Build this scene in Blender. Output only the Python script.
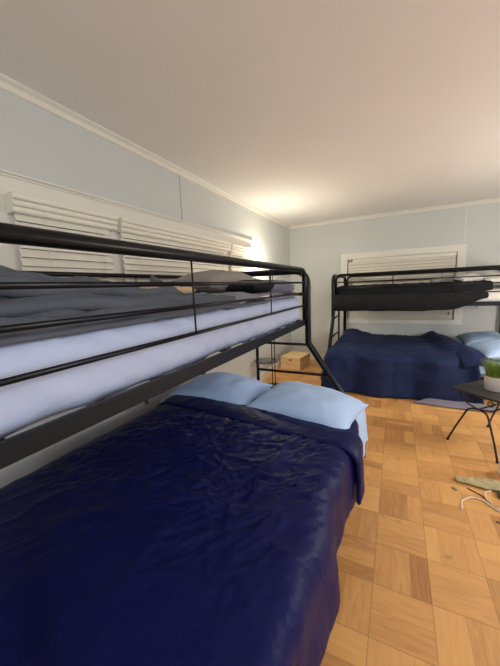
import bpy, bmesh, math, random
from mathutils import Vector, Matrix, noise
for o in list(bpy.data.objects):
    bpy.data.objects.remove(o)
S = bpy.context.scene
COL = S.collection
random.seed(4)
PI = math.pi

# ------------------------------------------------------------------ camera
H = 1.37
ro, pi_, ya = math.radians(-2.357), math.radians(8.654), math.radians(-26.38)
fw = Vector((math.sin(ya)*math.cos(pi_), math.cos(ya)*math.cos(pi_), -math.sin(pi_)))
ri = Vector((math.cos(ya), -math.sin(ya), 0))
up = ri.cross(fw)
r2 = math.cos(ro)*ri + math.sin(ro)*up
u2 = -math.sin(ro)*ri + math.cos(ro)*up
cam = bpy.data.cameras.new('camera')
cam.sensor_fit = 'VERTICAL'; cam.sensor_height = 24
cam.lens = 297.6/666*24
cam.clip_start = 0.02
co = bpy.data.objects.new('camera', cam); COL.objects.link(co)
m = Matrix((r2, u2, -fw)).transposed().to_4x4(); m.translation = (0, 0, H)
co.matrix_world = m
S.camera = co

# ------------------------------------------------------------------ light and exposure
S.view_settings.view_transform = 'Standard'
S.view_settings.look = 'None'
S.view_settings.gamma = 1
S.view_settings.use_curve_mapping = False
S.view_settings.exposure = 0.86
W = bpy.data.worlds.new('world'); S.world = W; W.use_nodes = True
W.node_tree.nodes['Background'].inputs[0].default_value = (.55, .65, .9, 1)
W.node_tree.nodes['Background'].inputs[1].default_value = 0.03

def area_light(name, loc, target, size, power, colour):
    l = bpy.data.lights.new(name, 'AREA'); l.shape = 'RECTANGLE'
    l.size, l.size_y = size; l.energy = power; l.color = colour
    o = bpy.data.objects.new(name, l); COL.objects.link(o)
    o.location = loc
    o.rotation_euler = (Vector(target) - Vector(loc)).to_track_quat('-Z', 'Y').to_euler()
    return o
def globe_light(name, loc, power, colour, radius):
    l = bpy.data.lights.new(name, 'POINT'); l.energy = power; l.color = colour; l.shadow_soft_size = radius
    o = bpy.data.objects.new(name, l); COL.objects.link(o); o.location = loc
globe_light('right_fill_light', (2.08, 3.10, 1.28), 36, (1, .965, .91), .15)  # added fill with no lamp behind it, brightens the far bunk and back wall
globe_light('rear_fill_light', (.9, -1.0, 2.05), 27, (.98, .99, 1), .15)  # added fill behind the camera, lifts the ceiling; no pendant exists
area_light('cool_fill_light', (2.28, -.5, 1.0), (-.8, .7, .9), (.9, 1.9), 15, (.70, .82, 1))  # added cool fill from the right for bluish rail highlights, no doorway modelled
BULB = bpy.data.lights.new('floor_lamp_bulb_light', 'POINT')
BULB.energy = 21; BULB.color = (1, .90, .72); BULB.shadow_soft_size = .04
bo = bpy.data.objects.new('floor_lamp_bulb_light', BULB); COL.objects.link(bo)
bo.location = (-1.50, 3.86, 1.640)

# ------------------------------------------------------------------ materials
def srgb(r, g, b):
    f = lambda c: (c/255/12.92) if c/255 <= .04045 else ((c/255+.055)/1.055)**2.4
    return (f(r), f(g), f(b), 1)

class N:
    def __init__(s, mat): s.t = mat.node_tree
    def n(s, typ, **kw):
        x = s.t.nodes.new(typ)
        for k, v in kw.items(): setattr(x, k, v)
        return x
    def l(s, a, b): s.t.links.new(a, b)
    def math(s, op, a, b=None, c=None):
        x = s.n('ShaderNodeMath', operation=op)
        for i, v in enumerate((a, b, c)):
            if v is None: continue
            if isinstance(v, (int, float)): x.inputs[i].default_value = v
            else: s.l(v, x.inputs[i])
        return x.outputs[0]

def mat(name, col, rough=.6, metal=0, var=0, vscale=8, bump=0, bscale=60, sheen=0, stretch=(1, 1, 1), spec=.5, coat=0):
    m = bpy.data.materials.new(name); m.use_nodes = True
    k = N(m); b = m.node_tree.nodes['Principled BSDF']
    b.inputs['Base Color'].default_value = col
    b.inputs['Roughness'].default_value = rough
    b.inputs['Metallic'].default_value = metal
    b.inputs['Specular IOR Level'].default_value = spec
    b.inputs['Sheen Weight'].default_value = sheen
    b.inputs['Coat Weight'].default_value = coat
    tc = k.n('ShaderNodeTexCoord'); mp = k.n('ShaderNodeMapping'); mp.inputs['Scale'].default_value = stretch
    k.l(tc.outputs['Object'], mp.inputs['Vector'])
    if var:
        nz = k.n('ShaderNodeTexNoise'); nz.inputs['Scale'].default_value = vscale; nz.inputs['Detail'].default_value = 4
        k.l(mp.outputs[0], nz.inputs['Vector'])
        mx = k.n('ShaderNodeMix', data_type='RGBA')
        mx.inputs['A'].default_value = [c*(1-var) for c in col[:3]]+[1]
        mx.inputs['B'].default_value = [min(1, c*(1+var)) for c in col[:3]]+[1]
        k.l(nz.outputs[0], mx.inputs['Factor']); k.l(mx.outputs['Result'], b.inputs['Base Color'])
    if bump:
        nb = k.n('ShaderNodeTexNoise'); nb.inputs['Scale'].default_value = bscale; nb.inputs['Detail'].default_value = 5
        k.l(mp.outputs[0], nb.inputs['Vector'])
        bp = k.n('ShaderNodeBump'); bp.inputs['Strength'].default_value = bump; bp.inputs['Distance'].default_value = .01
        k.l(nb.outputs[0], bp.inputs['Height']); k.l(bp.outputs[0], b.inputs['Normal'])
    return m

M_wall = mat('painted_wall', srgb(201, 203, 200), .75, var=.03, vscale=3, bump=.05, bscale=120)
M_ceil = mat('ceiling_paint', srgb(238, 236, 232), .9, var=.03, vscale=2, bump=.12, bscale=45)
M_trim = mat('white_trim_paint', srgb(226, 222, 212), .5, var=.02)
M_blind = mat('cream_blind', srgb(234, 228, 214), .5, var=.03, vscale=12)
M_black = mat('black_enamel_metal', (.003, .0035, .005, 1), .3, var=.1, spec=.24)
M_rail = mat('satin_black_metal', (.006, .009, .014, 1), .38, var=.1, spec=.25)  # base colour tinted blue to stand in for a cool reflection
M_navy = mat('navy_satin_fabric', (.0062, .0080, .068, 1), .43, var=.12, vscale=5, bump=.35, bscale=44, sheen=0, spec=.13)
M_navy2 = mat('navy_cotton_fabric', (.012, .022, .080, 1), .7, var=.15, vscale=5, bump=.3, bscale=30, sheen=.02, spec=.2)
M_blue = mat('light_blue_cotton', srgb(182, 210, 250), .8, var=.03, bump=.12, bscale=30)
M_blue2 = mat('sky_blue_cotton', srgb(160, 188, 220), .8, var=.03, bump=.12, bscale=30)
M_sheet = mat('lavender_white_sheet', srgb(174, 184, 212), .8, var=.03, bump=.15, bscale=22)
M_white = mat('white_cotton', srgb(222, 218, 212), .8, var=.03, bump=.1, bscale=25)
M_grey = mat('slate_grey_fabric', srgb(80, 85, 95), .8, var=.12, vscale=7, bump=.25, bscale=26)
M_taupe = mat('taupe_grey_fabric', srgb(150, 144, 140), .85, var=.06, bump=.15, bscale=30)
M_lav = mat('lavender_grey_fabric', srgb(132, 132, 150), .85, var=.06, bump=.15, bscale=30)
M_char = mat('charcoal_fabric', srgb(31, 31, 34), .85, var=.15, vscale=9, bump=.4, bscale=28, spec=.2)
M_beige = mat('beige_fabric', srgb(206, 178, 138), .85, var=.06, bump=.15, bscale=40)
M_mott = mat('mottled_fabric', srgb(150, 150, 152), .85, var=.7, vscale=26, bump=.1)
M_matt = mat('mattress_ticking', srgb(205, 205, 205), .85)
M_pine = mat('pale_pine', srgb(240, 208, 150), .55, var=.14, vscale=6, stretch=(1, 8, 8))
M_slate = mat('dark_slate', srgb(48, 47, 45), .38, var=.25, vscale=14, bump=.15, bscale=20)
M_iron = mat('wrought_iron', (.010, .009, .009, 1), .5)
M_pot = mat('white_ceramic', srgb(226, 216, 208), .45, var=.03)
M_soil = mat('dark_soil', srgb(52, 40, 30), .95, var=.3, vscale=60)
M_bark = mat('weathered_bark', srgb(182, 168, 126), .9, var=.45, vscale=28, bump=.8, bscale=60)
M_twig = mat('brown_twig', srgb(96, 56, 36), .8, var=.2)
M_cord = mat('ivory_cord', srgb(236, 218, 196), .55)
M_olive = mat('dark_olive_leaf', srgb(70, 70, 38), .8, var=.3, vscale=30)
M_chip = mat('grey_metal', srgb(170, 165, 165), .35, metal=.8)
M_plast = mat('white_plastic', srgb(238, 222, 212), .4)
M_smoke = mat('smoked_grey_glass', (.10, .11, .12, 1), .12, var=.1)

def grass_mat():
    m = bpy.data.materials.new('grass_green'); m.use_nodes = True
    k = N(m); b = m.node_tree.nodes['Principled BSDF']
    geo = k.n('ShaderNodeNewGeometry')
    cr = k.n('ShaderNodeValToRGB')
    cr.color_ramp.elements[0].color = srgb(66, 100, 28); cr.color_ramp.elements[1].color = srgb(156, 182, 70)
    k.l(geo.outputs['Random Per Island'], cr.inputs[0]); k.l(cr.outputs[0], b.inputs['Base Color'])
    b.inputs['Roughness'].default_value = .5
    return m
M_grass = grass_mat()

def glass_mat():
    m = bpy.data.materials.new('window_glass'); m.use_nodes = True
    b = m.node_tree.nodes['Principled BSDF']
    b.inputs['Transmission Weight'].default_value = 1; b.inputs['Roughness'].default_value = .02
    b.inputs['Base Color'].default_value = (.9, .95, 1, 1)
    return m
M_glass = glass_mat()

def emit_mat(name, col, st):
    m = bpy.data.materials.new(name); m.use_nodes = True
    b = m.node_tree.nodes['Principled BSDF']
    b.inputs['Emission Color'].default_value = col; b.inputs['Emission Strength'].default_value = st
    return m
M_bulb = emit_mat('lit_bulb', (1, .85, .6, 1), 12)

def parquet():
    m = bpy.data.materials.new('oak_parquet'); m.use_nodes = True
    k = N(m); b = m.node_tree.nodes['Principled BSDF']
    tc = k.n('ShaderNodeTexCoord'); sp = k.n('ShaderNodeSeparateXYZ'); k.l(tc.outputs['Object'], sp.inputs[0])
    T = .235
    X = k.math('DIVIDE', k.math('ADD', sp.outputs[0], .06+T*20), T)
    Y = k.math('DIVIDE', k.math('ADD', sp.outputs[1], -1.055+T*40), T)
    ix, iy = k.math('FLOOR', X), k.math('FLOOR', Y)
    fx, fy = k.math('FRACT', X), k.math('FRACT', Y)
    par = k.math('MODULO', k.math('ADD', ix, iy), 2)
    npar = k.math('SUBTRACT', 1, par)
    across = k.math('ADD', k.math('MULTIPLY', fx, par), k.math('MULTIPLY', fy, npar))
    along = k.math('ADD', k.math('MULTIPLY', fy, par), k.math('MULTIPLY', fx, npar))
    cv0 = k.n('ShaderNodeCombineXYZ'); k.l(ix, cv0.inputs[0]); k.l(iy, cv0.inputs[1]); cv0.inputs[2].default_value = 3.7
    w0 = k.n('ShaderNodeTexWhiteNoise', noise_dimensions='3D'); k.l(cv0.outputs[0], w0.inputs['Vector'])
    ns = k.math('ADD', 2, k.math('FLOOR', k.math('MULTIPLY', w0.outputs[0], 2.99)))
    sl = k.math('MULTIPLY', across, ns); si = k.math('FLOOR', sl); sf = k.math('FRACT', sl)
    cv = k.n('ShaderNodeCombineXYZ'); k.l(ix, cv.inputs[0]); k.l(iy, cv.inputs[1])
    wb = k.n('ShaderNodeTexWhiteNoise', noise_dimensions='3D'); k.l(cv.outputs[0], wb.inputs['Vector'])
    # pairs of slats sometimes read as one board
    cs = k.n('ShaderNodeCombineXYZ'); k.l(ix, cs.inputs[0]); k.l(iy, cs.inputs[1]); k.l(k.math('ADD', si, 7.3), cs.inputs[2])
    ws = k.n('ShaderNodeTexWhiteNoise', noise_dimensions='3D'); k.l(cs.outputs[0], ws.inputs['Vector'])
    g = k.n('ShaderNodeCombineXYZ')
    k.l(k.math('ADD', k.math('MULTIPLY', across, 9), k.math('MULTIPLY', ws.outputs[0], 40)), g.inputs[0])
    k.l(k.math('ADD', k.math('MULTIPLY', along, 1.1), k.math('MULTIPLY', wb.outputs[0], 30)), g.inputs[1])
    k.l(k.math('MULTIPLY', ws.outputs[0], 11), g.inputs[2])
    gn = k.n('ShaderNodeTexNoise'); gn.inputs['Scale'].default_value = 1.6; gn.inputs['Detail'].default_value = 5
    gn.inputs['Distortion'].default_value = .6
    k.l(g.outputs[0], gn.inputs['Vector'])
    val = k.math('ADD', k.math('ADD', k.math('MULTIPLY', wb.outputs[0], .36), k.math('MULTIPLY', ws.outputs[0], .36)),
                 k.math('MULTIPLY', k.math('SUBTRACT', gn.outputs[0], .3), .55))
    cr = k.n('ShaderNodeValToRGB'); e = cr.color_ramp.elements
    e[0].position = .08; e[0].color = srgb(178, 122, 72)
    e[1].position = .95; e[1].color = srgb(246, 190, 116)
    x = e.new(.45); x.color = srgb(220, 162, 98)
    k.l(val, cr.inputs[0])
    # knots
    kn = k.n('ShaderNodeTexNoise'); kn.inputs['Scale'].default_value = 9; kn.inputs['Detail'].default_value = 2
    k.l(tc.outputs['Object'], kn.inputs['Vector'])
    kr = k.math('MULTIPLY', k.math('GREATER_THAN', kn.outputs[0], .70), .25)
    # joints: block edges and slat edges
    def edge(f, w):
        return k.math('LESS_THAN', k.math('MINIMUM', f, k.math('SUBTRACT', 1, f)), w)
    be = k.math('MAXIMUM', edge(fx, .006), edge(fy, .006))
    se = k.math('MULTIPLY', edge(sf, .012), .2)
    jn = k.math('MAXIMUM', k.math('MULTIPLY', be, .46), k.math('MAXIMUM', se, kr))
    mx = k.n('ShaderNodeMix', data_type='RGBA'); mx.inputs['B'].default_value = srgb(92, 54, 28)
    k.l(jn, mx.inputs['Factor']); k.l(cr.outputs[0], mx.inputs['A'])
    k.l(mx.outputs['Result'], b.inputs['Base Color'])
    b.inputs['Roughness'].default_value = .36
    k.l(k.math('ADD', .3, k.math('MULTIPLY', gn.outputs[0], .16)), b.inputs['Roughness'])
    bp = k.n('ShaderNodeBump'); bp.inputs['Strength'].default_value = .2; bp.inputs['Distance'].default_value = .002; bp.invert = True
    k.l(jn, bp.inputs['Height']); k.l(bp.outputs[0], b.inputs['Normal'])
    return m
M_floor = parquet()

# ------------------------------------------------------------------ mesh helpers
def obj(name, bm, m, parent=None, smooth=False, sub=0, solid=0):
    bmesh.ops.recalc_face_normals(bm, faces=bm.faces)
    me = bpy.data.meshes.new(name)
    if parent is not None:
        bm.transform(parent.matrix_basis.inverted())
    bm.to_mesh(me); bm.free()
    if smooth:
        for p in me.polygons: p.use_smooth = True
    o = bpy.data.objects.new(name, me); COL.objects.link(o)
    me.materials.append(m)
    if parent is not None: o.parent = parent
    if sub:
        md = o.modifiers.new('sub', 'SUBSURF'); md.levels = sub; md.render_levels = sub
    return o

def sub_obj(name, bm, m, part, root, **kw):
    """third level: its mesh is stored in the root's frame like its parent part"""
    o = obj(name, bm, m, root, **kw); o.parent = part
    return o

def tag(o, label, cat, group=None):
    o['label'] = label; o['category'] = cat
    if group: o['group'] = group
    return o

def thing(name, label, cat, loc, group=None):
    o = bpy.data.objects.new(name, None); COL.objects.link(o)
    o.empty_display_size = .1; o.location = loc
    bpy.context.view_layer.update()
    o.matrix_basis = Matrix.Translation(loc)
    return tag(o, label, cat, group)

def struct(o):
    o['kind'] = 'structure'; return o

def bx(bm, a, b, bev=0, rot=None, seg=2):
    """box from corner a to corner b, optional bevel and matrix"""
    a, b = Vector(a), Vector(b)
    r = bmesh.ops.create_cube(bm, size=1)
    vs = r['verts']
    c = (a+b)/2; s = b-a
    for v in vs: v.co = Vector((v.co.x*abs(s.x), v.co.y*abs(s.y), v.co.z*abs(s.z)))
    if bev:
        es = list({e for v in vs for e in v.link_edges})
        r2_ = bmesh.ops.bevel(bm, geom=es, offset=bev, segments=seg, profile=.5, affect='EDGES')
        vs = list({v for f in r2_['faces'] for v in f.verts} | {v for v in vs if v.is_valid})
    for v in vs:
        v.co = v.co + c
        if rot is not None: v.co = rot @ v.co
    return bm

def box(a, b, bev=0, rot=None): return bx(bmesh.new(), a, b, bev, rot)

def fillet(pts, rad, n=7):
    P = [Vector(p) for p in pts]; out = [P[0]]
    for i in range(1, len(P)-1):
        a, b, c = P[i-1], P[i], P[i+1]
        r = rad[i] if isinstance(rad, (list, tuple)) else rad
        d1, d2 = (a-b), (c-b)
        ang = d1.angle(d2)
        if r <= 0 or ang > PI-.01: out.append(b); continue
        t = min(r/math.tan(ang/2), d1.length*.48, d2.length*.48)
        d1.normalize(); d2.normalize()
        p0, p1 = b+d1*t, b+d2*t
        for j in range(n+1):
            s = j/n
            out.append(p0*(1-s)**2 + b*2*s*(1-s) + p1*s*s)
    out.append(P[-1]); return out

def tube(bm, pts, r, seg=10, cap=True, closed=False):
    P = [Vector(p) for p in pts]
    rings = []
    t0 = (P[1]-P[0]).normalized()
    ref = Vector((0, 0, 1)) if abs(t0.z) < .9 else Vector((1, 0, 0))
    nrm = (ref - t0*ref.dot(t0)).normalized()
    for i, p in enumerate(P):
        if closed:
            t = (P[(i+1) % len(P)]-P[i-1]).normalized()
        else:
            t = (P[min(i+1, len(P)-1)]-P[max(i-1, 0)]).normalized()
        nrm = (nrm - t*nrm.dot(t)).normalized(); bn = t.cross(nrm)
        rr = r[i] if isinstance(r, (list, tuple)) else r
        rings.append([bm.verts.new(p + nrm*math.cos(2*PI*k/seg)*rr + bn*math.sin(2*PI*k/seg)*rr) for k in range(seg)])
    n = len(rings)
    for i in range(n if closed else n-1):
        A, B = rings[i], rings[(i+1) % n]
        for k in range(seg): bm.faces.new((A[k], A[(k+1) % seg], B[(k+1) % seg], B[k]))
    if cap and not closed:
        bm.faces.new(rings[0]); bm.faces.new(rings[-1])
    return bm

def tb(pts, r, rad=0, seg=10): return tube(bmesh.new(), fillet(pts, rad) if rad else pts, r, seg)

def lathe(bm, prof, c, seg=32):
    c = Vector(c); rings = []
    for r, z in prof:
        rings.append([bm.verts.new(c+Vector((r*math.cos(2*PI*k/seg), r*math.sin(2*PI*k/seg), z))) for k in range(seg)])
    for A, B in zip(rings, rings[1:]):
        for k in range(seg): bm.faces.new((A[k], A[(k+1) % seg], B[(k+1) % seg], B[k]))
    bm.faces.new(rings[0]); bm.faces.new(rings[-1])
    return bm

def extrude_profile(bm, prof, a, b, axis):
    """prof: list of (p, z) in the plane across; axis 'y': p is x, runs y a..b ; axis 'x': p is y"""
    def P(p, z, t): return (p, t, z) if axis == 'y' else (t, p, z)
    A = [bm.verts.new(P(p, z, a)) for p, z in prof]; B = [bm.verts.new(P(p, z, b)) for p, z in prof]
    n = len(prof)
    for i in range(n): bm.faces.new((A[i], A[(i+1) % n], B[(i+1) % n], B[i]))
    bm.faces.new(A); bm.faces.new(B)
    return bm

def cloth(f, nu, nv, th):
    """closed sheet: f(a,b) with a,b in 0..1 gives the top point; th the thickness"""
    bm = bmesh.new()
    P = [[Vector(f(i/nu, j/nv)) for j in range(nv+1)] for i in range(nu+1)]
    T = []; B = []
    for i in range(nu+1):
        ra, rb = [], []
        for j in range(nv+1):
            du = P[min(i+1, nu)][j]-P[max(i-1, 0)][j]; dv = P[i][min(j+1, nv)]-P[i][max(j-1, 0)]
            n = du.cross(dv)
            n = n.normalized() if n.length > 1e-9 else Vector((0, 0, 1))
            ra.append(bm.verts.new(P[i][j]+n*th/2)); rb.append(bm.verts.new(P[i][j]-n*th/2))
        T.append(ra); B.append(rb)
    for i in range(nu):
        for j in range(nv):
            bm.faces.new((T[i][j], T[i+1][j], T[i+1][j+1], T[i][j+1]))
            bm.faces.new((B[i][j], B[i][j+1], B[i+1][j+1], B[i+1][j]))
    # rounded rim
    border = [(i, 0) for i in range(nu)] + [(nu, j) for j in range(nv)] + [(i, nv) for i in range(nu, 0, -1)] + [(0, j) for j in range(nv, 0, -1)]
    mid = []
    for (i, j) in border:
        ii = 1 if i == 0 else (nu-1 if i == nu else i); jj = 1 if j == 0 else (nv-1 if j == nv else j)
        o = P[i][j]-P[ii][jj]
        o = o.normalized()*th*.5 if o.length > 1e-9 else Vector()
        mid.append(bm.verts.new(P[i][j]+o))
    n = len(border)
    for q in range(n):
        i, j = border[q]; i2, j2 = border[(q+1) % n]
        bm.faces.new((T[i][j], T[i2][j2], mid[(q+1) % n], mid[q]))
        bm.faces.new((mid[q], mid[(q+1) % n], B[i2][j2], B[i][j]))
    return bm

def fbm(x, y, z=0, o=4): return noise.fractal(Vector((x, y, z)), 1.0, 2.0, o)
def ridge(x, y, z=0): return 1-abs(noise.noise(Vector((x, y, z))))*2
def smooth(a, b, x):
    t = max(0, min(1, (x-a)/(b-a))); return t*t*(3-2*t)

def wrinkle(x, y, seed, s=1.0, ang=.6):
    """crumpled cloth: warped ridges in two directions"""
    wx = x + .10*fbm(x*3, y*3, seed+5, 2); wy = y + .10*fbm(x*3+9, y*3, seed+8, 2)
    c, q = math.cos(ang), math.sin(ang)
    a, b = wx*c+wy*q, -wx*q+wy*c
    h = .55*ridge(a*2.2*s, b*5.5*s, seed)**3 if ridge(a*2.2*s, b*5.5*s, seed) > 0 else 0
    r = ridge(a*6*s+3, b*9*s, seed+2)
    h += .35*max(0, r)**3
    r = ridge(a*9*s, b*4*s+7, seed+4)
    h += .30*max(0, r)**4
    h += .5*fbm(x*2.2*s, y*2.2*s, seed+1, 3)
    return h

def crease(x, y, seed):
    """sharp narrow creases of thin satin"""
    wx = x+.05*fbm(x*5, y*5, seed, 2); wy = y+.05*fbm(x*5+4, y*5, seed+1, 2)
    m1 = smooth(-.1, .5, noise.noise(Vector((x*2.3, y*2.3, seed+20))))
    h = 0
    for k, (an, fa, fb) in enumerate(((.62, 2.6, 13), (1.05, 3.5, 17), (.15, 3.0, 15), (-.5, 5, 20))):
        c, q = math.cos(an), math.sin(an)
        a, b = wx*c+wy*q, -wx*q+wy*c
        r = ridge(a*fa+k*7, b*fb, seed+k)
        h += max(0, r)**5*(.9 if k < 2 else .55*m1)
    return h

def drape_axis(d, rad, lean=.04):
    """distance past an edge along the cloth -> (outward shift, drop)"""
    if d <= 0: return d, 0
    q = rad*PI/2
    if d < q:
        a = d/rad; return rad*math.sin(a), rad*(1-math.cos(a))
    return rad + (d-q)*lean, rad + (d-q)

def pillow(centre, size, rot, seed, sag=0, mapz=None, nu=44, nv=30, pinch=.10):
    """stuffed pillow: size = (length, depth, thickness), rot a rotation matrix"""
    L, D, Tk = size; c = Vector(centre); bm = bmesh.new(); R = rot.to_3x3()
    def P(i, j, s):
        u = -1+2*i/nu; v = -1+2*j/nv
        # more vertices at the rim
        u = math.sin(u*PI/2)*.6+u*.4; v = math.sin(v*PI/2)*.6+v*.4
        x = L/2*u*(1-pinch*(1-v*v)**1.0*abs(u)**3); y = D/2*v*(1-pinch*(1-u*u)*abs(v)**3)
        t = ((1-abs(u)**2.6)*(1-abs(v)**2.4))
        t = max(0, t)**.55
        w = fbm(x*7+seed, y*7, seed, 3)*.10 + .16*max(0, ridge(x*5+seed*2, y*5, seed+3))**3*(1-t*.6)
        edge = (abs(u)**4*(1-abs(u)**14)+abs(v)**4*(1-abs(v)**14))*.12*noise.noise(Vector((x*22, y*22, seed)))
        z = s*Tk/2*(t*(1+w)+edge*.6) + sag*(u*u*.6) + .01*noise.noise(Vector((x*4, y*4, seed+9)))
        p = R @ Vector((x, y, z)) + c
        if mapz: p.z = mapz(p, s)
        return p
    T = [[None]*(nv+1) for _ in range(nu+1)]; B = [[None]*(nv+1) for _ in range(nu+1)]
    for i in range(nu+1):
        for j in range(nv+1):
            v1 = bm.verts.new(P(i, j, 1)); T[i][j] = v1
            B[i][j] = v1 if i in (0, nu) or j in (0, nv) else bm.verts.new(P(i, j, -1))
    for i in range(nu):
        for j in range(nv):
            bm.faces.new((T[i][j], T[i+1][j], T[i+1][j+1], T[i][j+1]))
            q = (B[i][j], B[i][j+1], B[i+1][j+1], B[i+1][j])
            if len(set(q)) > 2 and bm.faces.get(q) is None:
                try: bm.faces.new(q)
                except ValueError: pass
    return bm

def rz(a): return Matrix.Rotation(a, 4, 'Z')
def rx(a): return Matrix.Rotation(a, 4, 'X')
def ry(a): return Matrix.Rotation(a, 4, 'Y')

# ------------------------------------------------------------------ room
XL, XR, YB, YN, ZC = -1.79, 2.35, 5.39, -1.7, 2.44
struct(obj('floor', box((XL-.1, YN-.1, -.1), (XR+.1, YB+.1, 0)), M_floor))
struct(obj('ceiling', box((XL-.1, YN-.1, ZC), (XR+.1, YB+.1, ZC+.1)), M_ceil))
# left wall with a window opening
WY0, WY1, WZ0, WZ1 = .92, 3.72, .98, 1.87
bm = bmesh.new()
bx(bm, (XL-.12, YN-.1, 0), (XL, WY0, ZC)); bx(bm, (XL-.12, WY1, 0), (XL, YB+.1, ZC))
bx(bm, (XL-.12, WY0, 0), (XL, WY1, WZ0)); bx(bm, (XL-.12, WY0, WZ1), (XL, WY1, ZC))
struct(obj('wall_left', bm, M_wall))
# back wall with a window opening
BX0, BX1, BZ0, BZ1 = -.77, .78, .76, 1.77
bm = bmesh.new()
bx(bm, (XL-.1, YB, 0), (BX0, YB+.12, ZC)); bx(bm, (BX1, YB, 0), (XR+.1, YB+.12, ZC))
bx(bm, (BX0, YB, 0), (BX1, YB+.12, BZ0)); bx(bm, (BX0, YB, BZ1), (BX1, YB+.12, ZC))
struct(obj('wall_back', bm, M_wall))
struct(obj('wall_right', box((XR, YN-.1, 0), (XR+.12, YB+.1, ZC)), M_wall))
struct(obj('wall_front', box((XL-.1, YN-.12, 0), (XR+.1, YN, ZC)), M_wall))
# crown mouldings and baseboards
cp = lambda w, s: [(w, ZC), (w+s*.045, ZC), (w+s*.045, ZC-.008), (w+s*.022, ZC-.022), (w+s*.012, ZC-.045), (w, ZC-.05)]
struct(obj('trim_1', extrude_profile(bmesh.new(), cp(XL, 1), YN, YB, 'y'), M_trim))
struct(obj('trim_2', extrude_profile(bmesh.new(), cp(YB, -1), XL, XR, 'x'), M_trim))
bp_ = lambda w, s: [(w, 0), (w+s*.022, 0), (w+s*.018, .02), (w+s*.015, .08), (w+s*.006, .10), (w, .10)]
struct(obj('baseboard_left', extrude_profile(bmesh.new(), bp_(XL, 1), YN, YB, 'y'), M_trim))
struct(obj('baseboard_back', extrude_profile(bmesh.new(), bp_(YB, -1), XL, XR, 'x'), M_trim))
# panel joint strips on the walls
struct(obj('trim_3', box((XL, 2.300, 1.99), (XL+.009, 2.335, ZC-.045), .003), M_wall))
struct(obj('trim_4', box((.853, YB-.003, 1.90), (.862, YB, ZC-.05)), M_trim))

# left window: casing, two mullions, sill, panes
w1 = bpy.data.objects.new('window_1', None); COL.objects.link(w1); struct(w1)
w1.location = (XL, (WY0+WY1)/2, WZ0); bpy.context.view_layer.update(); w1.matrix_basis = Matrix.Translation(w1.location)
MU = [(1.44, 1.60), (2.99, 3.14)]
bm = bmesh.new()
bx(bm, (XL, WY0-.16, WZ1), (XL+.02, WY1+.07, 1.975), .003)                 # head casing
bx(bm, (XL, WY0-.16, WZ0-.02), (XL+.02, WY0, WZ1), .003)
bx(bm, (XL, WY1, WZ0-.02), (XL+.02, WY1+.07, WZ1), .003)
bx(bm, (XL, WY0-.16, WZ0-.11), (XL+.018, WY1+.07, WZ0-.02), .003)
for a, b in MU: bx(bm, (XL-.06, a, WZ0), (XL+.02, b, WZ1), .003)
obj('window_casing', bm, M_trim, w1)
bm = bmesh.new()
bx(bm, (XL, WY0-.14, 1.970), (XL+.030, WY1+.075, 1.980), .002)
bx(bm, (XL, WY0-.15, 1.980), (XL+.042, WY1+.085, 1.992), .003)
obj('head_moulding', bm, M_trim, w1)
obj('window_sill', box((XL-.10, WY0-.16, WZ0-.02), (XL+.05, WY1+.07, WZ0+.005), .004), M_trim, w1)
for a, b in ((WY0, MU[0][0]), (MU[0][1], MU[1][0]), (MU[1][1], WY1)):
    bm = bmesh.new()
    bx(bm, (XL-.09, a, WZ0), (XL-.06, a+.035, WZ1)); bx(bm, (XL-.09, b-.035, WZ0), (XL-.06, b, WZ1))
    bx(bm, (XL-.09, a+.035, WZ0), (XL-.06, b-.035, WZ0+.04)); bx(bm, (XL-.09, a+.035, WZ1-.04), (XL-.06, b-.035, WZ1))
    obj('sash', bm, M_trim, w1)
    obj('pane', box((XL-.078, a+.03, WZ0+.035), (XL-.073, b-.03, WZ1-.035)), M_glass, w1)
# back window
w2 = bpy.data.objects.new('window_2', None); COL.objects.link(w2); struct(w2)
w2.location = (0, YB, BZ0); bpy.context.view_layer.update(); w2.matrix_basis = Matrix.Translation(w2.location)
bm = bmesh.new()
bx(bm, (BX0-.11, YB-.022, BZ1), (BX1+.11, YB, BZ1+.10), .004)
bx(bm, (BX0-.11, YB-.022, BZ0), (BX0, YB, BZ1), .004); bx(bm, (BX1, YB-.022, BZ0), (BX1+.11, YB, BZ1), .004)
bx(bm, (BX0-.11, YB-.022, BZ0-.07), (BX1+.11, YB, BZ0), .004)
obj('window_casing', bm, M_trim, w2)
bm = bmesh.new()
bx(bm, (BX0, YB+.06, BZ0), (BX0+.04, YB+.09, BZ1)); bx(bm, (BX1-.04, YB+.06, BZ0), (BX1, YB+.09, BZ1))
bx(bm, (BX0+.04, YB+.06, BZ0), (BX1-.04, YB+.09, BZ0+.04)); bx(bm, (BX0+.04, YB+.06, BZ1-.04), (BX1-.04, YB+.09, BZ1))
obj('sash', bm, M_trim, w2)
obj('pane', box((BX0+.035, YB+.072, BZ0+.035), (BX1-.035, YB+.077, BZ1-.035)), M_glass, w2)

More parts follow.
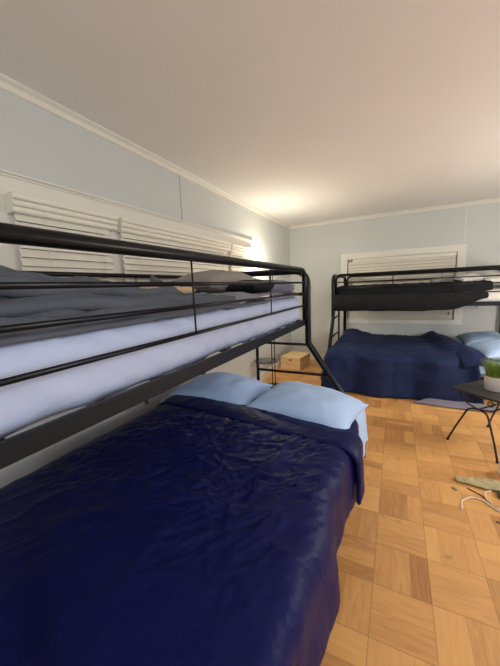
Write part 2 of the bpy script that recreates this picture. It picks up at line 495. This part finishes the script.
# ------------------------------------------------------------------ blinds
def blind_left(y0, y1, label, zbot=1.02, cords=(.2, .8)):
    t = thing('window_blind', label, 'blind', (XL+.03, (y0+y1)/2, zbot), 'blinds of the left wall window')
    px = XL+.022
    prof = [(px, 1.875)]
    zt, zb, nl = 1.882, 1.788, 3                       # valance with three rounded lobes
    for l in range(nl):
        for q in range(7):
            a = PI*q/6
            z = zt-(zt-zb)*(l+.5-.5*math.cos(a))/nl
            prof.append((px+.062-.006*l+.012*math.sin(a), z))
    prof += [(px, zb)]
    obj('valance', extrude_profile(bmesh.new(), prof, y0-.012, y1+.034, 'y'), M_blind, t)
    bm = bmesh.new()
    z = 1.775
    R = Matrix.Rotation(math.radians(66), 4, 'Y')
    while z > zbot+.03:
        mtx = Matrix.Translation((px+.026, 0, z)) @ R
        bx(bm, (-.0235, y0+.008, -.0015), (.0235, y1-.008, .0015), 0, mtx)
        z -= .0448
    obj('slats', bm, M_blind, t)
    obj('bottom_rail', box((px+.010, y0+.008, zbot), (px+.045, y1-.008, zbot+.018), .004), M_blind, t)
    for c in cords:
        y = y0+(y1-y0)*c
        obj('ladder_cord', tb([(px+.047, y, 1.79), (px+.047, y, zbot+.02)], .0016, seg=6), M_blind, t)
    return t
blind_left(.890, 1.462, 'cream slatted blind nearest the camera on the left wall, narrow', cords=(.25, .85))
blind_left(1.540, 3.015, 'wide cream slatted blind in the middle of the left wall window', cords=(.1, .5, .9))
blind_left(3.078, 3.71, 'cream slatted blind by the glowing lamp, farthest along the left wall')
t = thing('window_blind', 'closed cream slatted blind on the back wall above the navy bed', 'blind', (0, YB, BZ0))
bm = bmesh.new(); z = BZ1-.07
R = Matrix.Rotation(math.radians(62), 4, 'X')
while z > BZ0+.03:
    mtx = Matrix.Translation((0, YB+.012, z)) @ R
    bx(bm, (BX0+.012, -.026, -.0015), (BX1-.012, .026, .0015), 0, mtx); z -= .0495
obj('slats', bm, M_blind, t)
obj('head_rail', box((BX0+.006, YB-.012, BZ1-.052), (BX1-.006, YB+.04, BZ1-.003), .004), M_blind, t)
obj('bottom_rail', box((BX0+.012, YB-.006, BZ0+.003), (BX1-.012, YB+.030, BZ0+.02), .004), M_blind, t)
for x in (BX0+.2, 0, BX1-.2):
    obj('ladder_cord', tb([(x, YB-.014, BZ1-.05), (x, YB-.014, BZ0+.02)], .0016, seg=6), M_blind, t)
c_ = obj('pull_cord', tb([(BX1-.07, YB-.02, BZ1-.05), (BX1-.068, YB-.024, BZ0+.12)], .002, seg=6), M_blind, t)
sub_obj('tassel', lathe(bmesh.new(), [(.002, .05), (.007, .04), (.009, 0), (.004, -.003)], (BX1-.068, YB-.024, BZ0+.08), 12), M_twig, c_, t)
for dx in (.03, .07):
    obj('bracket_screw', lathe(bmesh.new(), [(.001, .02), (.012, .015), (.012, -.015), (.001, -.02)], (BX0+dx, YB-.012, BZ1-.028), 12), M_twig, t)

# ------------------------------------------------------------------ bunk beds
LA, LF = 2.22, 2.14      # lengths of the foreground and the far bunk
VT, VP, VB = 1.04, 1.062, 1.49   # depth of the upper and the lower bunk from the wall side
def bunk(P, LB, label, spindles):
    base = Vector(P(LB/2, VB/2, 0))
    t = thing('bunk_bed', label, 'bunk bed', base, 'black metal bunk beds')
    pr = .025
    for u in (0, LB):
        path = fillet([P(u, VB, 0), P(u, VB, .26), P(u, VP, .905), P(u, VP, 1.485), P(u, 0, 1.485), P(u, 0, 0)], [0, .10, .09, .12, .12, 0], 8)
        obj('end_frame', tube(bmesh.new(), path, pr, 14), M_black, t, True)
        for zz in (1.30, 1.08, .30):
            w = VB-.03 if zz < .5 else VP
            obj('end_bar', tb([P(u, 0, zz), P(u, w, zz)], .011 if zz != 1.08 else .016), M_black, t, True)
        for v, z0 in ((VB, 0), (0, 0)):
            obj('foot_cap', lathe(bmesh.new(), [(.024, 0.001), (.025, .03), (.022, .034)], P(u, v, 0), 16), M_black, t, True)
    # ladder at the far end
    vl = .60
    obj('ladder_rail', tb([P(LB, vl, 0.002), P(LB, vl, 1.10)], .0135), M_black, t, True)
    for zz in (.14, .39, .645, .89):
        vp = VB if zz < .26 else (VB+(VP-VB)*(zz-.26)/.645 if zz < .905 else VP)
        obj('ladder_rung', tb([P(LB, vl, zz), P(LB, vp, zz)], .0115), M_black, t, True)
    # guard rails on both long sides
    for v, n in ((VT+.005, 3), (0.0, 2)):
        zt = 1.488
        a, b = .035, LB-.035
        path = fillet([P(a, v, 1.08), P(a, v, zt), P(b, v, zt), P(b, v, 1.08)], .085, 8)
        obj('guard_rail', tube(bmesh.new(), path, .0185 if n == 3 else .014, 14), M_black, t, True)
        for zz in ((1.392, 1.312, 1.214) if n == 3 else (1.39, 1.25)):
            obj('guard_bar', tb([P(a, v, zz), P(b, v, zz)], .0072, seg=10), M_black, t, True)
        for s in spindles:
            obj('spindle', tb([P(s, v+.006, 1.214 if n == 3 else 1.25), P(s, v+.006, zt-.01)], .0035, seg=8), M_black, t, True)
        obj('upper_side_rail', box_uv(P, (.02, v-.010, 1.054), (LB-.02, v+.004, 1.104), .003), M_rail, t)
    for v in (VB-.03, .02):
        obj('lower_side_rail', box_uv(P, (.02, v-.014, .27), (LB-.02, v+.014, .32), .004), M_black, t)
    for i in range(9):
        u = .15+i*(LB-.3)/8
        obj('slat', box_uv(P, (u-.015, .01, 1.062), (u+.015, VT-.01, 1.078)), M_black, t)
        obj('slat', box_uv(P, (u-.015, .02, .295), (u+.015, VB-.04, .312)), M_black, t)
    obj('slat_hook', box_uv(P, (.50, VT-.02, 1.032), (.508, VT-.012, 1.054)), M_black, t)
    return t

def box_uv(P, a, b, bev=0):
    A, B = Vector(P(*a)), Vector(P(*b))
    lo = Vector([min(A[i], B[i]) for i in range(3)]); hi = Vector([max(A[i], B[i]) for i in range(3)])
    return box(lo, hi, bev)

AX, AY = -1.70, .13
LB = LF
PA = lambda u, v, z: (AX+v, AY+u, z)
BXR, BY = 1.345, 5.31
PB = lambda u, v, z: (BXR-u, BY-v, z)
bunk(PA, LA, 'black metal bunk bed in the foreground along the left wall', (.74, 1.47))
bunk(PB, LF, 'black metal bunk bed against the back wall under the window', (.75, 1.40))

def mattress(P, u0, u1, v0, v1, z0, z1, m, label, seed, bulge=.012):
    t = thing('mattress', label, 'mattress', P((u0+u1)/2, (v0+v1)/2, z0))
    obj('core', box_uv(P, (u0+.03, v0+.03, z0), (u1-.03, v1-.03, z1-.02), .02), M_matt, t, True)
    # fitted sheet: rounded box, subdivided and wrinkled
    bm = bmesh.new()
    nu, nv, nz = 110, 50, 12
    hu, hv, hz = (u1-u0)/2, (v1-v0)/2, (z1-z0)/2
    cu, cv, cz = (u0+u1)/2, (v0+v1)/2, (z0+z1)/2
    r = .06
    def shape(u, v, z):
        # clamp to rounded box
        q = Vector((max(-hu+r, min(hu-r, u)), max(-hv+r, min(hv-r, v)), max(-hz+r, min(hz-r, z))))
        d = Vector((u, v, z))-q
        if d.length > 1e-6: d = d.normalized()
        n = d
        p = q+d*r
        side = 1-abs(n.z)
        w = wrinkle(p.x*1.2+p.z*2, p.y*1.2+p.z*.5, seed, 1.2, .9)
        p = p + n*(bulge*w*(.5+side*.7))
        return Vector(P(cu+p.x, cv+p.y, cz+p.z))
    faces = []
    def patch(fn, a, b):
        V = [[bm.verts.new(shape(*fn(-1+2*i/a, -1+2*j/b))) for j in range(b+1)] for i in range(a+1)]
        for i in range(a):
            for j in range(b): bm.faces.new((V[i][j], V[i+1][j], V[i+1][j+1], V[i][j+1]))
    patch(lambda s, q: (hu*s, hv*q, hz), nu, nv); patch(lambda s, q: (hu*s, hv*q, -hz), nu, nv)
    for sg in (-1, 1):
        patch(lambda s, q: (hu*s, hv*sg, hz*q), nu, nz); patch(lambda s, q: (hu*sg, hv*s, hz*q), nv, nz)
    bmesh.ops.remove_doubles(bm, verts=bm.verts, dist=1e-4)
    obj('fitted_sheet', bm, m, t, True)
    return t

mattress(PA, .04, LA-.035, .03, VT-.03, 1.082, 1.285, M_sheet, 'twin mattress in a lavender-white sheet on the foreground upper bunk', 3, .016)
mattress(PA, .04, LA-.04, .05, VB-.05, .315, .50, M_blue, 'full mattress in a light blue sheet on the foreground lower bunk', 11)
mattress(PB, .035, LB-.04, .03, VT-.03, 1.082, 1.24, M_white, 'twin mattress in a white sheet on the far upper bunk', 21)
mattress(PB, .04, LB-.04, .05, VB-.05, .315, .475, M_blue2, 'full mattress in a blue sheet on the far lower bunk', 31)

# ------------------------------------------------------------------ foreground lower bunk bedding
TOPZ = .532
EDGE = AX+VB-.070      # where the cloth starts to roll over the side
def duvetA_point(x, y, lift=0, out=0, wr=1):
    """cloth coordinates x (across, may run past the bed edge) and y"""
    dx, dz = drape_axis(x-EDGE, .085+out, .05)
    X = EDGE+dx
    dy, dz2 = drape_axis(-(y-AY-.02), .06, .05)
    Y = AY+.02-dy
    flat = 1-smooth(-.02, .10, x-EDGE)
    puff = .015*math.sin(PI*smooth(-1.75, EDGE+.1, x))*flat
    den = smooth(.3, .9, y)*.75+.45
    w = wrinkle(x, y, 2, 1.0, .75)*.75
    wall = smooth(-1.62, -1.35, x)
    if wr == 1: w *= 1-.8*smooth(1.42, 1.60, y)
    w = w*(.25+.75*wall) + .50*crease(x, y, 3)*wall*smooth(.35, 1.0, y)*(1-.85*smooth(1.42, 1.60, y))
    wd = max(0, -1.50-x); w *= wr; z = TOPZ+lift-dz-dz2-min(.16, wd*wd*4.2)+puff+.017*w*den*(flat*.9+.1)
    X += (1-flat)*(.012*fbm(y*5, x*3, 4, 3)+.018*math.sin(y*9+1.5*fbm(y*2, 0, 3, 2))*smooth(0, .25, x-EDGE))
    z += .008*(1-flat)*0
    return Vector((X, Y, z))
t = thing('duvet', 'wrinkled navy satin duvet on the foreground lower bunk', 'duvet', (AX+.75, 1.0, .5))
XW = AX+.02
def fA(a, b):
    y = AY-.20+b*(1.90-AY+.20)
    hem = .33+.02*noise.noise(Vector((y*2.5, 0, 7)))+.03*smooth(.5, 1.3, y)
    x = XW+a*(EDGE+hem-XW)
    p = duvetA_point(x, y)
    p.x += 0
    return p
obj('cover', cloth(fA, 270, 300, .020), M_navy, t, True)
# turned down band at the pillow end
def fB(a, b):
    y0 = 1.60-.13*smooth(0, .85, a)+.015*math.sin(a*9); y = y0+b*(.22-.02*a)
    x = XW+.0+a*(EDGE+.36-XW)
    c = math.sin(PI*min(1, b*1.0))
    p = duvetA_point(x, y, .012+.014*c+.004*fbm(x*6, y*3, 9, 3), .02, .35)
    p.x += .015*smooth(-.05, .1, x-EDGE)
    return p
obj('folded_edge', cloth(fB, 150, 36, .022), M_navy, t, True)
# sheet under the pillows, hanging over the corner
def fS(a, b):
    y = 1.68+b*.62; x = XW+.03+a*(EDGE+.34-XW)
    e = EDGE+.008+.018*smooth(1.72, 1.85, y)
    dx, dz = drape_axis(x-e, .055, .10)
    dy, dz2 = drape_axis(y-2.24, .05, .05)
    hang = smooth(0, .15, x-e)
    return Vector((e+dx+.012*noise.noise(Vector((y*8, 0, 3)))*hang, min(y, 2.24)+max(0, dy), .512-dz-dz2*.6+.006*fbm(x*6, y*6, 5, 3)))
tag(obj('flat_sheet', cloth(fS, 90, 40, .006), M_blue, None, True), 'light blue sheet hanging over the corner of the foreground lower bunk', 'sheet')
# the two pillows
tag(obj('pillow', pillow((-1.235, 1.93, .583), (.71, .47, .19), rz(-.07) @ rx(.06), 2.0, -.025), M_blue, None, True),
    'light blue pillow on the wall side of the foreground lower bunk', 'pillow', 'light blue pillows of the foreground lower bunk')
tag(obj('pillow', pillow((-.525, 1.87, .580), (.70, .47, .20), rz(-.15) @ rx(.06) @ ry(.06), 5.0, -.03), M_blue, None, True),
    'light blue pillow on the floor side of the foreground lower bunk', 'pillow', 'light blue pillows of the foreground lower bunk')

# ------------------------------------------------------------------ foreground upper bunk bedding
def comf_h(x, y):
    """height of the heaped comforter: lengthwise rolls that flatten towards the head end"""
    v = x-AX
    k = 1-smooth(.95, 1.55, y)*.8
    heap = .125*(1-smooth(.25, .72, y))+.050*(1-smooth(.70, 1.10, y))
    side = 1-smooth(.50, .95, v)
    q = v+.10*math.sin(y*2.1+.6)+.05*fbm(x*2, y*2, 6, 2)
    roll = abs(math.sin(q*11.5))**.75
    roll2 = abs(math.sin((v*.6+y*.8)*9+2*fbm(x*1.5, y*1.5, 2, 2)))**.8
    return 1.308+heap*side+k*(.050*roll*(.55+.45*side)+.022*roll2)+.010*fbm(x*7, y*6, 3, 3)
t = thing('comforter', 'rumpled slate grey comforter on the foreground upper bunk', 'comforter', (AX+.5, .9, 1.3))
def fC(a, b):
    y = .14+b*1.55+.04*math.sin(a*5); x = AX+.06+a*.955
    v = x-AX
    z = comf_h(x, y)
    z -= .055*smooth(.93, 1.015, v)
    z -= .03*smooth(.88, 1, b)+.05*smooth(.92, 1.12, y)*(1-smooth(.55, .72, v))
    return Vector((min(x, AX+1.008), y, max(z, 1.302 if v < .97 else 1.285)))
obj('cover', cloth(fC, 120, 180, .018), M_grey, t, True)
# the puffy rolled layers of it along the open side
for k, (v, z, rr, y0, y1, dz) in enumerate(((.985, 1.310, .023, .14, 1.42, -.015), (.972, 1.356, .022, .14, 1.30, -.035), (.940, 1.402, .025, .14, 1.12, -.055), (.80, 1.425, .036, .14, .90, -.05))):
    n = 60
    pts = []; rad = []
    for i in range(n+1):
        f = i/n
        pts.append(Vector((min(AX+1.020-rr, AX+v+.012*math.sin(i*.25+k*1.7)-.035*k*f), y0+(y1-y0)*f, z+.007*math.sin(i*.33+k*2)+dz*f)))
        rad.append(rr*(1+.22*noise.noise(Vector((i*.18, k*3.1, 0)))+.10*noise.noise(Vector((i*.6, k, 4))))*min(1, max(.1, (1-f)*6)))
    obj('fold', tube(bmesh.new(), pts, rad, 20), M_grey, t, True)
# lavender grey blanket lying flat at the head end
def fL(a, b):
    y = 1.30+b*.985; x = AX+.10+a*.905; v = x-AX
    z = 1.318+.012*fbm(x*6, y*5, 8, 3)+.02*math.sin(PI*a)*0 - .03*smooth(.9, 1.01, v)+.012*max(0, ridge(x*5, y*3, 9))
    z += .02*(1-smooth(.0, .2, abs(b-.15)))
    return Vector((min(x, AX+1.006), min(y, 2.29), max(z, 1.303 if v < .96 else 1.288)))
tag(obj('blanket', cloth(fL, 60, 70, .014), M_lav, None, True), 'flat lavender grey blanket near the ladder end of the foreground upper bunk', 'blanket')
tag(obj('blanket', cloth(lambda a, b: Vector((-1.52+a*.38, 1.12+b*.40, 1.368+.012*fbm(a*3, b*3, 2, 2))), 24, 24, .045), M_beige, None, True),
    'folded beige blanket behind the bars of the foreground upper bunk', 'blanket')
tag(obj('pillow', pillow((-1.22, 2.0, 1.425), (.66, .42, .16), rz(1.35) @ rx(.12), 8.0, -.02), M_taupe, None, True),
    'taupe grey pillow lying highest on the foreground upper bunk', 'pillow')
tag(obj('pillow', pillow((-.93, 2.02, 1.375), (.46, .30, .10), rz(1.35), 9.0), M_char, None, True),
    'charcoal pillow in front of the taupe one on the foreground upper bunk', 'pillow')
tag(obj('pillow', pillow((-.86, 2.13, 1.362), (.36, .30, .115), rz(.3) @ rx(.08), 12.0), M_lav, None, True),
    'small lavender grey cushion in the ladder corner of the foreground upper bunk', 'cushion')
tag(obj('pillow', pillow((-1.40, 1.50, 1.405), (.13, .16, .05), ry(.9) @ rz(.75), 13.0, nu=24, nv=24), M_grey, None, True),
    'small grey cushion standing on its corner by the wall side rail', 'cushion')

# ------------------------------------------------------------------ far lower bunk bedding
BEDGE = BY-VB+.06      # y where the cloth rolls over the front
LEDGE = BXR-LB+.06     # x where it rolls over the left end
def fD(a, b):
    # a: from wall side to front hem; b: from left hem to head edge
    yy = (BY-.08)-a*(BY-.08-BEDGE+.56)
    xr = .56+.30*a
    xx = (LEDGE-.40)+b*(xr-(LEDGE-.40))
    dy, dz = drape_axis(BEDGE-yy, .09, .10)
    dx, dz2 = drape_axis(LEDGE-xx, .09, .16)
    z = .515-dz-dz2
    flat = (1-smooth(-.03, .1, BEDGE-yy))*(1-smooth(-.03, .1, LEDGE-xx))
    z += .022*wrinkle(xx, yy, 6, .9, .3)*(.25+.75*flat)
    z += .085*flat*(1-smooth(.05, .45, xx-LEDGE))*(.5+.5*math.sin(yy*4))*1
    z += .07*smooth(.86, .95, b)*(1-smooth(.97, 1.0, b))*flat*(1-smooth(.45, .75, a))
    Y = BEDGE-dy+(  .034*math.sin(xx*11+2*fbm(xx*2, 1, 2, 2))+.014*fbm(xx*6, z*4, 4, 3))*(1-flat)
    X = LEDGE-dx+.02*fbm(yy*5, z*3, 8, 3)*(1-flat)
    z = max(z, .022+.012*abs(noise.noise(Vector((xx*5, 2, 2)))))
    return Vector((X, Y, z))
t = thing('duvet', 'navy duvet draped to the floor on the far lower bunk', 'duvet', (.1, 4.5, .5))
obj('cover', cloth(fD, 150, 150, .022), M_navy2, t, True)
def seam_pt(i):
    a = .74; p = fD(a, .2+.75*i/40); return p+Vector((0, -.013, .0))
obj('stitched_seam', tube(bmesh.new(), [seam_pt(i) for i in range(41)], .003, 6), M_navy2, t, True)
# rolled back corner by the pillows
def fE(a, b):
    yy = 4.95-a*1.22; xx = .56+.24*a+(b-.5)*(.26)
    c = math.sin(PI*b)
    dy, dz = drape_axis((BEDGE-.0)-yy, .10, .08)
    z = .530+.060*c*(1.15-a*.6)+.012*fbm(xx*7, yy*5, 3, 3)-dz
    return Vector((xx, BEDGE-dy, z))
obj('turned_back_edge', cloth(fE, 60, 24, .03), M_navy2, t, True)
tag(obj('pillow', pillow((1.02, 4.74, .585), (.50, .72, .16), ry(-.10), 15.0, -.01), M_blue2, None, True),
    'sky blue pillow on the wall side of the far lower bunk', 'pillow', 'sky blue pillows of the far lower bunk')
tag(obj('pillow', pillow((1.08, 4.12, .580), (.52, .66, .17), rz(.1) @ ry(-.08), 17.0, -.01), M_blue, None, True),
    'pale blue pillow on the front side of the far lower bunk', 'pillow', 'sky blue pillows of the far lower bunk')
# sheet trailing on the floor in front
def fT(a, b):
    x = .20+b*.75; y = BEDGE-.168-.028*a-.03*smooth(.0, .4, b)
    z = .012+.06*(1-a)**1.5*smooth(0, .25, b)+.01*abs(noise.noise(Vector((x*8, a, 1))))
    return Vector((x, y, z))
tag(obj('flat_sheet', cloth(fT, 14, 50, .006), M_lav, None, True), 'pale sheet edge trailing on the floor below the far bunk', 'sheet')

# ------------------------------------------------------------------ far upper bunk bedding
FV = BY-VT-.028        # front plane, outside the guard bars
def fU(a, b):
    # a: from wall side over the front to the hem ; b: from the left end to the right
    x = (BXR-LB+.05)+b*1.72
    hang = .27*(1-smooth(.66, 1.0, b)**2*.60)
    y_in = BY-.08; flatlen = y_in-(FV+.05)
    s = a*(flatlen+hang)
    if s < flatlen:
        Y = y_in-s; z = 1.285+.022*wrinkle(x, Y, 7, 1.2, .2)
        z += .03*smooth(.1, .25, a)
        Y = max(Y, FV+.075)
    else:
        d = s-flatlen
        dy, dz = drape_axis(d, .06, .02)
        Y = FV+.075-dy*.2; z = 1.285+.03-dz+.01*noise.noise(Vector((x*4, 0, 5)))
        Y += (.012*fbm(x*9, z*4, 2, 3))*smooth(.05, .15, d)
    return Vector((x, Y, z))
t = thing('comforter', 'charcoal comforter bulging over the side rail of the far upper bunk', 'comforter', (.1, 4.8, 1.25))
obj('cover', cloth(fU, 90, 110, .018), M_char, t, True)
# the part that bulges out over the rail below the bars
def fV_(a, b):
    x = (BXR-LB+.01)+b*1.70
    k = smooth(.70, 1.0, b)
    zt = 1.212-.01*k; zb = 1.012+.02*fbm(x*3, 0, 4, 2)*.6+.14*k**2.2
    z = zt+(zb-zt)*a
    bul = math.sin(PI*min(1, .12+.80*a))**.7
    Y = FV-.004-.045*bul-.010*wrinkle(x*1.3, z*1.3, 9, 1.4, 1.3)
    return Vector((x, Y, z))
obj('overhang', cloth(fV_, 26, 130, .022), M_char, t, True)
tag(obj('pillow', pillow((1.16, 4.74, 1.345), (.46, .66, .16), ry(-.06), 25.0), M_white, None, True),
    'white pillow at the right end of the far upper bunk', 'pillow')
tag(obj('pillow', pillow((.80, 4.66, 1.36), (.26, .5, .13), ry(-.1), 27.0), M_white, None, True),
    'small off-white cushion beside the white pillow on the far upper bunk', 'cushion')
tag(obj('throw_blanket', cloth(lambda a, b: Vector((.40+b*.30, 4.62-a*.27, 1.348+.025*math.sin(PI*b)+.02*wrinkle(a*.5, b*.5, 3, 2, .5))), 24, 30, .03), M_mott, None, True),
    'mottled grey and white throw on the charcoal comforter of the far upper bunk', 'throw')

# ------------------------------------------------------------------ floor lamp with tray by the left wall
lx, ly = -1.495, 3.70
t = thing('floor_lamp', 'thin black floor lamp with a round tray glowing beside the left wall', 'lamp', (lx, ly, 0))
obj('base', lathe(bmesh.new(), [(.13, .001), (.13, .012), (.02, .022), (.012, .022)], (lx, ly, 0)), M_black, t, True)
for dx in (-.020, .020):
    obj('pole', tb([(lx+dx, ly, .015), (lx+dx, ly, 1.575)], .0065), M_black, t, True)
obj('tray', lathe(bmesh.new(), [(.15, .0), (.165, .004), (.165, .020), (.158, .020), (.155, .010), (.001, .010)], (lx-.105, ly, .345), 40), M_smoke, t, True)
obj('arm', tb([(lx, ly, 1.562), (lx, ly+.04, 1.565), (-1.50, 3.86, 1.587)], .007, .02), M_black, t, True)
obj('socket', lathe(bmesh.new(), [(.010, -.012), (.019, -.010), (.019, .018), (.012, .020)], (-1.50, 3.86, 1.587), 24), M_black, t, True)
obj('bulb', lathe(bmesh.new(), [(.009, -.030), (.018, -.018), (.025, 0), (.018, .018), (.005, .025)], (-1.50, 3.86, 1.640), 24), M_bulb, t, True)

# ------------------------------------------------------------------ pine crate
cx_, cy_ = -1.52, 4.775
Rc = Matrix.Translation((cx_, cy_, 0)) @ rz(-.10)
t = thing('wooden_crate', 'pale pine crate with a slatted side in the room corner', 'crate', (cx_, cy_, 0))
w, d, h = .175, .225, .20
bm = bmesh.new()
zz = .006
bx(bm, (-w, -d, zz), (w, -d+.014, .094), .002, Rc); bx(bm, (-w, -d, .098), (-.03, -d+.014, h), .002, Rc)
bx(bm, (.03, -d, .098), (w, -d+.014, h), .002, Rc); bx(bm, (-.03, -d, .098), (.03, -d+.014, .155), 0, Rc); bx(bm, (-.03, -d, .178), (.03, -d+.014, h), 0, Rc)
obj('front_panel', bm, M_pine, t)
obj('handle_hole_shade', box((-.028, -d+.011, .154), (.028, -d+.013, .179), 0, Rc), M_twig, t)  # dark plate set in the opening, stands in for the shade inside
obj('back_panel', box((-w, d-.014, zz), (w, d, h), .002, Rc), M_pine, t)
for s in (-1, 1):
    for k in range(3):
        a = w-.012
        x0, x1 = (a, w) if s > 0 else (-w, -a)
        obj('side_slat', box((x0, -d+.014, .008+k*.066), (x1, d-.014, .060+k*.066), .002, Rc), M_pine, t)
obj('bottom_board', box((-w+.01, -d+.01, .004), (w-.01, d-.01, .014), 0, Rc), M_pine, t)
obj('lid', box((-w-.004, -d-.004, h), (w+.004, d+.004, h+.014), .003, Rc), M_pine, t)

# ------------------------------------------------------------------ slate top side table
TZ = .46
Lc = Vector((.434, 2.952, 0)); e1 = Vector((.73, -.683, 0)).normalized(); e2 = Vector((.683, .73, 0)).normalized()
TL, TD = .46, .44
cT = Lc+e1*TL/2+e2*TD/2
RT = Matrix((e1, e2, Vector((0, 0, 1)))).transposed().to_4x4(); RT.translation = (cT.x, cT.y, 0)
t = thing('side_table', 'small dark slate-topped side table with scrolled iron legs', 'table', (cT.x, cT.y, 0))
obj('tabletop', box((-TL/2, -TD/2, TZ-.018), (TL/2, TD/2, TZ), .004, RT), M_slate, t)
def loc(x, y, z): return RT @ Vector((x, y, z))
obj('apron_frame', tube(bmesh.new(), [loc(*p) for p in fillet([(-.19, -.18, TZ-.026), (.19, -.18, TZ-.026), (.19, .18, TZ-.026), (-.19, .18, TZ-.026), (-.19, -.18, TZ-.026)], .01)], .007, 8), M_iron, t, True)
AZ = .338
for s in (-1, 1):
    y0, yf_ = s*.20, s*.265
    for q in (-1, 1):
        pts = fillet([(q*.192, yf_, .008), (q*.15, s*.245, .13), (q*.07, s*.215, AZ-.01), (0, s*.205, AZ)], .16, 8)
        obj('leg', tube(bmesh.new(), [loc(*p) for p in pts], .0075, 8), M_iron, t, True)
        obj('foot', lathe(bmesh.new(), [(.008, 0.001), (.012, .004), (.011, .012), (.006, .016)], loc(q*.192, yf_, 0), 12), M_iron, t, True)
        pts = fillet([(q*.015, s*.204, AZ), (q*.10, s*.198, AZ+.02), (q*.15, s*.188, TZ-.06), (q*.17, s*.18, TZ-.026)], .06, 6)
        obj('brace', tube(bmesh.new(), [loc(*p) for p in pts], .006, 8), M_iron, t, True)
        sc = []
        for i in range(26):
            a = i/25*PI*3; r_ = .028*(1-i/34)
            sc.append(loc(q*(.078+r_*math.cos(a)), s*.196, TZ-.058+r_*math.sin(a)))
        obj('scroll', tube(bmesh.new(), sc, .0045, 7), M_iron, t, True)
obj('stretcher', tb([loc(0, -.205, AZ), loc(0, .205, AZ)], .006), M_iron, t, True)

# potted grass on the table
pc = Vector((.752, 2.975, TZ))
t = thing('potted_plant', 'short green grass in a round white pot on the slate table', 'plant', pc)
obj('pot', lathe(bmesh.new(), [(.070, .001), (.076, .006), (.083, .112), (.083, .118), (.077, .118), (.074, .104), (.001, .102)], pc, 44), M_pot, t, True)
obj('soil', lathe(bmesh.new(), [(.074, .098), (.068, .106), (.001, .108)], pc, 24), M_soil, t, True)
bm = bmesh.new()
for i in range(520):
    a = random.uniform(0, 2*PI); r = .070*math.sqrt(random.random())
    b0 = pc+Vector((r*math.cos(a), r*math.sin(a), .102))
    hgt = random.uniform(.10, .165); lean = random.uniform(.0, .05)+r*.45
    az = a+random.uniform(-.9, .9); dv = Vector((math.cos(az), math.sin(az), 0)); sd = Vector((-dv.y, dv.x, 0))
    w = random.uniform(.002, .0036)
    prev = None
    for k in range(5):
        s = k/4
        p = b0+dv*lean*s*s+Vector((0, 0, hgt*s)); ww = w*(1-s*.92)
        row = [bm.verts.new(p-sd*ww), bm.verts.new(p+dv*ww*.5), bm.verts.new(p+sd*ww)]
        if prev:
            for j in range(2): bm.faces.new((prev[j], prev[j+1], row[j+1], row[j]))
            bm.faces.new((prev[2], prev[0], row[0], row[2]))
        prev = row
obj('grass_blades', bm, M_grass, t, True)

# ------------------------------------------------------------------ things on the floor at the right
def fK(a, b):
    p0, p1 = Vector((.405, 2.285, 0)), Vector((.660, 2.300, 0))
    d = (p1-p0).normalized(); n = Vector((-d.y, d.x, 0))
    w = .022+.035*smooth(0, .7, b)+.004*fbm(b*8, 0, 2, 3)
    p = p0+(p1-p0)*b+n*(a-.45)*2*w
    z = .010+.012*math.sin(PI*a)+.006*fbm(b*9, a*4, 5, 3)
    return Vector((p.x, p.y, max(z, .006)))
tag(obj('bark_strip', cloth(fK, 14, 40, .008), M_bark, None, True), 'weathered grey-green strip of bark on the parquet near the table', 'bark')
def floor_tube(pts, r, n=10): return tube(bmesh.new(), fillet([Vector(p) for p in pts], .06, n), r, 8)
tag(obj('cord', floor_tube([(.388, 1.975, .005), (.400, 2.06, .005), (.46, 2.125, .005), (.515, 2.12, .005), (.56, 2.06, .006), (.64, 2.0, .005)], .0046), M_cord, None, True),
    'short ivory cord curving towards the chip on the parquet', 'cord')
tag(obj('cord', floor_tube([(.585, 2.225, .012), (.545, 2.20, .012), (.535, 2.13, .014), (.575, 2.06, .013), (.66, 1.995, .006)], .0042), M_cord, None, True),
    'ivory cord looped in a tight bend below the bark', 'cord')
for pts, lab in (([(.455, 2.215, .004), (.52, 2.165, .004), (.60, 2.06, .0045), (.64, 2.03, .0045)], 'thin brown twig between the bark strip and the cords'),
                 ([(.545, 1.945, .004), (.59, 1.915, .0045), (.66, 1.865, .004)], 'brown twig nearest the camera at the photo edge')):
    tag(obj('twig', floor_tube(pts, .0034), M_twig, None, True), lab, 'twig')
tag(obj('metal_chip', box((-.017, -.008, 0.001), (.017, .008, .010), .003, Matrix.Translation((.380, 2.175, 0)) @ rz(-.7)), M_chip), 'tiny grey metal piece lying alone on the parquet', 'metal piece')
tag(obj('leaf', cloth(lambda a, b: Vector((.605+b*.09+.01*a, 2.17+a*.07-.01*b, .010+.028*math.sin(PI*a)*math.sin(PI*(.2+.8*b)))), 10, 12, .004), M_olive, None, True),
    'dark olive curled leaf at the end of the bark strip', 'leaf')
t = thing('power_adapter', 'rounded white plastic adapter at the right photo edge below the table', 'adapter', (.722, 2.47, 0))
obj('body', lathe(bmesh.new(), [(.02, .001), (.046, .006), (.050, .03), (.046, .075), (.025, .088), (.002, .09)], (.722, 2.47, 0), 28), M_plast, t, True)
obj('cable', floor_tube([(.72, 2.42, .006), (.70, 2.36, .006), (.73, 2.28, .006)], .004), M_cord, t, True)
